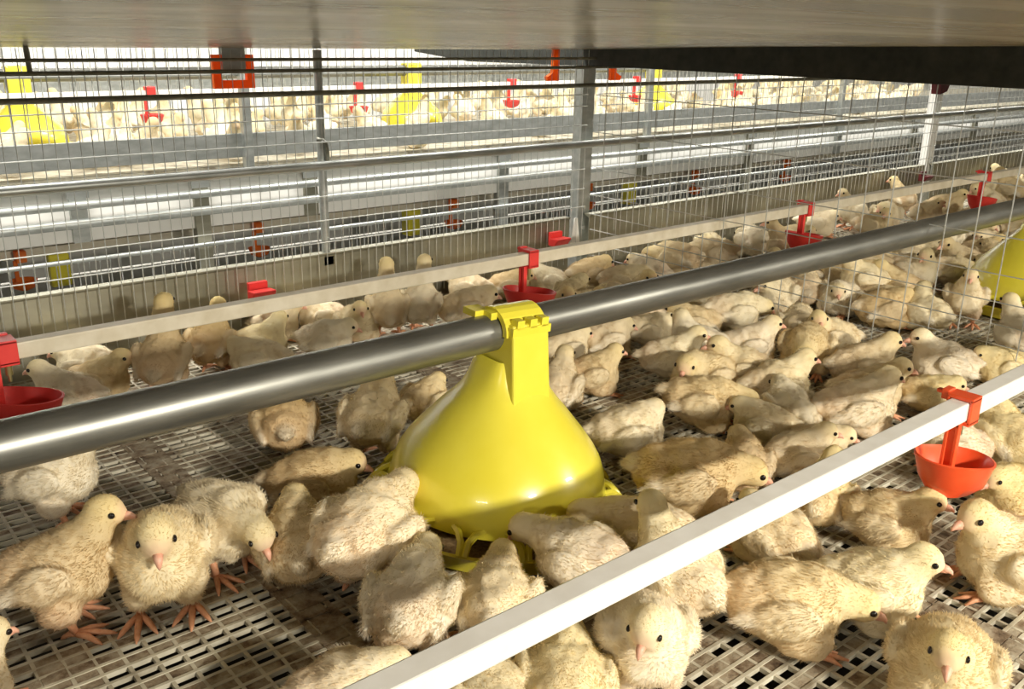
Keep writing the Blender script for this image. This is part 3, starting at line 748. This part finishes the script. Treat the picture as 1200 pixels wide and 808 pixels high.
# px, py of the body's middle, heading (0 right, 90 away, 180 left, 270 to the viewer), pose, head turn, size
NEAR = [
 (66, 668, 12, 'stand', 0, 1.12, 'big tawny chick at the near corner, beak touching the front facing chick'),
 (190, 645, 285, 'hunch', 6, 1.26, 'pale chick facing the viewer squarely with its beak pointing down'),
 (258, 622, 322, 'feed', -8, 1.12, 'chick leaning out from behind the front facing chick, head low'),
 (-60, 800, 60, 'loaf', 0, 1.0, 'sliver of a chick at the very bottom corner'),
 (62, 556, 5, 'stand', 0, 1.05, 'chick half hidden by the feed pipe, red legs showing below it'),
 (368, 565, 4, 'loaf', 0, 1.12, 'tawny chick crouching just behind the plump one, head at the pan'),
 (412, 622, 66, 'feed', 10, 1.28, 'plump chick with ruffled white wing beside the feeder, legs on the seam'),
 (328, 645, 105, 'loaf', 0, 1.15, 'chick with pointed drooping wing behind the plump ruffled one'),
 (482, 706, 84, 'feed', 0, 1.10, 'chick seen from behind with its head under the feeder skirt, white tail feathers'),
 (582, 704, 86, 'feed', 0, .98, 'chick seen from behind, head up between two openings of the feeder'),
 (694, 655, 146, 'feed', 0, 1.05, 'chick feeding from the pan just above the white pipe'),
 (758, 625, 165, 'feed', 0, 1.05, 'chick feeding behind its neighbour, round head at the pan edge'),
 (812, 672, 120, 'stand', 0, 1.05, 'rump of a chick showing under the white pipe, pinkish'),
 (405, 815, 15, 'loaf', 0, 1.0, 'whitish chick cut off under the lower end of the white pipe'),
 (650, 800, 85, 'loaf', 0, 1.0, 'yellow chick cut off at the bottom below the white pipe'),
 (590, 812, 110, 'loaf', 0, .9, 'chick mostly below the bottom edge beside the yellow one'),
 (757, 745, 272, 'hunch', -24, 1.08, 'whitest chick, facing the viewer below the white pipe with beak down'),
 (888, 706, 354, 'low', -4, 1.16, 'long fluffy chick lying on the mesh with its head by the pink beaked one'),
 (1018, 688, 340, 'sit', 0, 1.10, 'chick with raised pink beak between the long fluffy chick and the bottom edge one'),
 (1108, 778, 238, 'sit', 6, 1.12, 'round chick cut by the bottom edge, looking down towards the viewer'),
 (1026, 606, 325, 'sit', 8, 1.0, 'chick sitting directly under the red cup with its beak at the rim'),
 (1190, 652, 172, 'sit', 20, 1.22, 'large chick at the picture edge looking back towards the red cup'),
 (978, 585, 60, 'sit', 0, .95, 'yellow chick crouching just below the middle of the white pipe'),
 (908, 628, 120, 'loaf', 0, 1.0, 'grey white rump under the white pipe above the long fluffy chick'),
 (1172, 512, 100, 'sit', 0, 1.15, 'yellow chick with its back turned behind the red cup'),
 (1128, 522, 160, 'loaf', 0, .95, 'whitish chick directly behind the red cup arm'),
 (1194, 575, 200, 'loaf', 0, 1.0, 'chick at the edge in the shade below the yellow back'),
 (806, 556, 358, 'low', 0, 1.30, 'long brown winged chick with a white wing patch lying beside the feeder'),
 (878, 545, 80, 'loaf', 20, 1.0, 'chick pressed against the brown winged one, back turned'),
 (925, 530, 10, 'sit', -10, .92, 'dark eyed chick peering over the white pipe'),
 (958, 527, 340, 'loaf', 0, .85, 'small pale face low behind the white pipe next to the dark eyed chick'),
 (735, 505, 12, 'loaf', 30, 1.08, 'sleepy chick with pointed tail lying right of the feeder bell'),
 (822, 470, 352, 'low', 0, 1.12, 'round backed chick with its head laid low on the mesh'),
 (905, 492, 155, 'loaf', 0, .92, 'small chick tucked behind the round backed sleeper'),
 (786, 418, 2, 'sit', 0, 1.05, 'square backed chick standing apart on the bare mesh'),
 (870, 433, 176, 'sit', 0, 1.08, 'chick facing the feeder, its beak level with the square backed one'),
 (876, 405, 8, 'sit', 0, 1.05, 'white headed chick with upright neck and pink beak'),
 (912, 452, 12, 'sit', 0, 1.10, 'chick stretching its neck over the one in front of it'),
 (976, 478, 5, 'sit', 10, 1.18, 'broad chick sitting near the white pipe with spread wing'),
 (1022, 456, 350, 'sit', 0, 1.05, 'tan headed chick looking along the white pipe'),
 (1085, 462, 345, 'loaf', 0, .9, 'little yellow head low beside the red clamp'),
 (1010, 428, 5, 'sit', 0, 1.10, 'chick with pink beak and raised head just before the wire partition'),
 (940, 480, 100, 'loaf', 0, 1.0, 'back of a chick between the sleepers and the broad winged one'),
 (334, 496, 105, 'loaf', 0, 1.10, 'tawny rump under the feed pipe nearest the bare mesh'),
 (437, 488, 80, 'stand', 0, 1.12, 'big rounded back of a chick under the feed pipe next to the bell'),
 (497, 470, 60, 'loaf', 0, .9, 'small round chick between the big back and the bell'),
 (655, 452, 70, 'sit', 0, 1.05, 'chick with its back turned just behind the bell'),
 (690, 440, 10, 'sit', 10, .95, 'pink beaked chick looking towards the bare mesh'),
 (662, 408, 30, 'loaf', 0, 1.0, 'chick under the feed pipe just past the clamp'),
 (708, 398, 20, 'loaf', 0, 1.0, 'second chick under the feed pipe past the clamp'),
 (752, 375, 160, 'loaf', 0, 1.0, 'third chick under the feed pipe past the clamp'),
 (760, 385, 0, 'loaf', 0, .9, 'chick in the shade of the feed pipe above the bare mesh'),
 (84, 460, 178, 'sit', 0, 1.0, 'chick above the feed pipe whose head points to the edge cup'),
 (112, 448, 2, 'sit', 0, 1.0, 'chick above the feed pipe with raised head beside the edge cup'),
 (102, 428, 178, 'loaf', 0, 1.0, 'chick lying under the cream pipe behind the raised head by the edge cup'),
 (190, 420, 95, 'alert', 0, 1.08, 'tall brown chick whose head pokes above the cream pipe'),
 (250, 400, 85, 'stand', 0, 1.0, 'shaded brown chick beside the tall one under the cream pipe'),
 (302, 420, 180, 'loaf', 0, 1.0, 'chick with orange beak lying along the top of the feed pipe'),
 (302, 402, 8, 'sit', 60, 1.0, 'chick with a bright yellow head turned away'),
 (292, 362, 6, 'sit', 0, .9, 'chick drinking at the red cup against the guard sheet'),
 (386, 372, 200, 'sit', 0, .95, 'chick turned half to the viewer under the cream pipe'),
 (382, 398, 10, 'loaf', 0, 1.0, 'pale chick lying against the feed pipe below the half turned one'),
 (412, 376, 290, 'sit', 0, 1.0, 'chick facing the viewer just before the upright necks at the cream pipe'),
 (455, 360, 100, 'alert', 0, 1.0, 'upright chick with its neck stretched above the cream pipe'),
 (502, 355, 80, 'alert', 0, 1.0, 'second upright chick just beyond the stretched neck'),
 (535, 362, 20, 'loaf', 0, 1.15, 'pale back of a chick just before the feeder clamp'),
 (556, 336, 170, 'loaf', 0, .95, 'chick in shade under the cream pipe before the red cup'),
 (590, 335, 10, 'loaf', 0, .95, 'brown shaded chick behind the clamp beside the red cup'),
 (640, 328, 200, 'sit', 0, .95, 'chick drinking from the red cup behind the clamp'),
 (690, 322, 30, 'loaf', 0, 1.1, 'plump tawny chick under the cream pipe past the clamp'),
 (672, 345, 60, 'loaf', 0, 1.0, 'pale chick resting against the feed pipe past the clamp'),
 (730, 330, 350, 'loaf', 0, 1.05, 'round pale chick against the feed pipe before the partition'),
 (760, 318, 150, 'loaf', 0, 1.0, 'chick lying right at the foot of the partition wires'),
]

# beyond the partition: individually scattered, kept apart
FLOCK = [
 (1132, 348, 245, 'stand', 0, 1.05, 'chick standing face on beyond the partition on bare mesh'),
 (1035, 362, 10, 'loaf', 0, 1.15, 'broad tawny chick lying just beyond the partition wires'),
 (1110, 425, 172, 'sit', 0, 1.1, 'chick behind the partition wires close to the white pipe, face towards the feeder'),
 (1172, 430, 178, 'loaf', 0, .95, 'yellow chick low behind the wires right above the white pipe'),
 (1030, 325, 190, 'loaf', 0, 1.1, 'pale chick lying behind the broad tawny one'),
 (1198, 395, 100, 'stand', 0, 1.05, 'chick at the picture edge beyond the partition, back turned'),
]
settle(NEAR + FLOCK)
PLACED += [(2.53 + .14 * math.cos(a), .912 + .14 * math.sin(a), .1) for a in (0, .8, 1.6, 2.4, 3.2, 4, 4.8, 5.6)]
PLACED += [(2.289, 1.44, .05), (3.386, 1.44, .05)]
SPEC = [  # (x0, x1, y0, y1, n, label, group)
 (1.95, 5.2, .98, 1.40, 74, 'chick in the crowd between the feed pipe and the cream pipe', 'crowd between feed pipe and cream pipe'),
 (1.95, 5.6, 1.47, 1.83, 28, 'chick in the crowd behind the cream pipe along the guard sheet', 'crowd along the guard sheet'),
 (1.95, 4.6, .30, .88, 38, 'chick in the crowd beyond the partition on the viewer side of the feed pipe', 'crowd beyond the partition'),
 (1.35, 1.84, .98, 1.80, 12, 'chick between the feed pipe and the guard sheet before the partition', 'chicks beyond the feed pipe before the partition'),
]
POOL = [('loaf', 0), ('loaf', 30), ('loaf', -30), ('loaf', 0), ('loaf', 60), ('sit', 0), ('sit', -70), ('low', 30), ('sit', 40), ('sit', -40), ('sit', 70), ('stand', 0), ('stand', 35), ('low', 0), ('hunch', 0)]
def scatter(x0, x1, y0, y1, n, lab, grp, z=0, gap=.080, fuzz=8000, parts=True, pool=POOL):
    k = 0; tries = 0
    while k < n and tries < 6000:
        tries += 1
        u = random.random(); x = x0 + (x1 - x0) * u ** 1.15; y = random.uniform(y0, y1)
        if any((x - a) ** 2 + (y - b) ** 2 < gap ** 2 for a, b, _ in PLACED): continue
        PLACED.append((x, y, .06)); pose, turn = random.choice(pool)
        put_chick((x, y, z), random.uniform(0, 6.283), pose, turn, 1 + k % 2, fuzz, GS * random.uniform(.98, 1.2), lab, grp, parts); k += 1
for s in SPEC: scatter(*s)
# the opposite row: only heads and backs show over the sheet
PLACED.clear()
PLACED += [(q + .15 * math.cos(a), 3.93 + .15 * math.sin(a), .1) for q in (.9, 2.66, 4.42) for a in (0, .8, 1.6, 2.4, 3.2, 4, 4.8, 5.6)]
FARPOOL = [('stand', 0), ('alert', 0), ('sit', 0), ('stand', 35), ('alert', 35)]
scatter(.5, 6.5, Y2 + .08, Y2 + .75, 62, 'tiny pale chick behind the wires of the opposite row', 'distant chicks of the opposite row', z=.19, gap=.095, fuzz=0, parts=False, pool=FARPOOL)
# the crowd deeper in that row, too dense and small to count
vs, fs, cs = [], [], []
for k in range(150):
    x, y = .4 + 7.5 * random.random() ** 1.1, random.uniform(Y2 + .84, Y2 + 1.42)
    if abs(y - 3.93) < .26 and min(abs(x - q) for q in (.9, 2.66, 4.42)) < .27: continue
    pose, turn = random.choice(FARPOOL); me = chick_meshes(pose, turn, 1 + k % 2, 0)[0]
    Mx = Matrix.Translation((x, y, .19)) @ Matrix.Rotation(random.uniform(0, 6.28), 4, 'Z') @ Matrix.Scale(random.uniform(.95, 1.15), 4)
    b0 = len(vs); vs += [Mx @ v.co for v in me.vertices]; fs += [tuple(b0 + i for i in p.vertices) for p in me.polygons]
    cs += [c for d in me.color_attributes['plume'].data for c in d.color]
me = bpy.data.meshes.new('chick_crowd'); me.from_pydata(vs, [], fs); me.shade_smooth()
me.color_attributes.new('plume', 'FLOAT_COLOR', 'POINT').data.foreach_set('color', cs); me.materials.append(MAT['down'])
o = bpy.data.objects.new('chick_crowd', me); COL.objects.link(o)
tag(o, 'dense blur of chicks deep inside the opposite row', 'chicks', None, 'stuff')
bpy.context.view_layer.update()
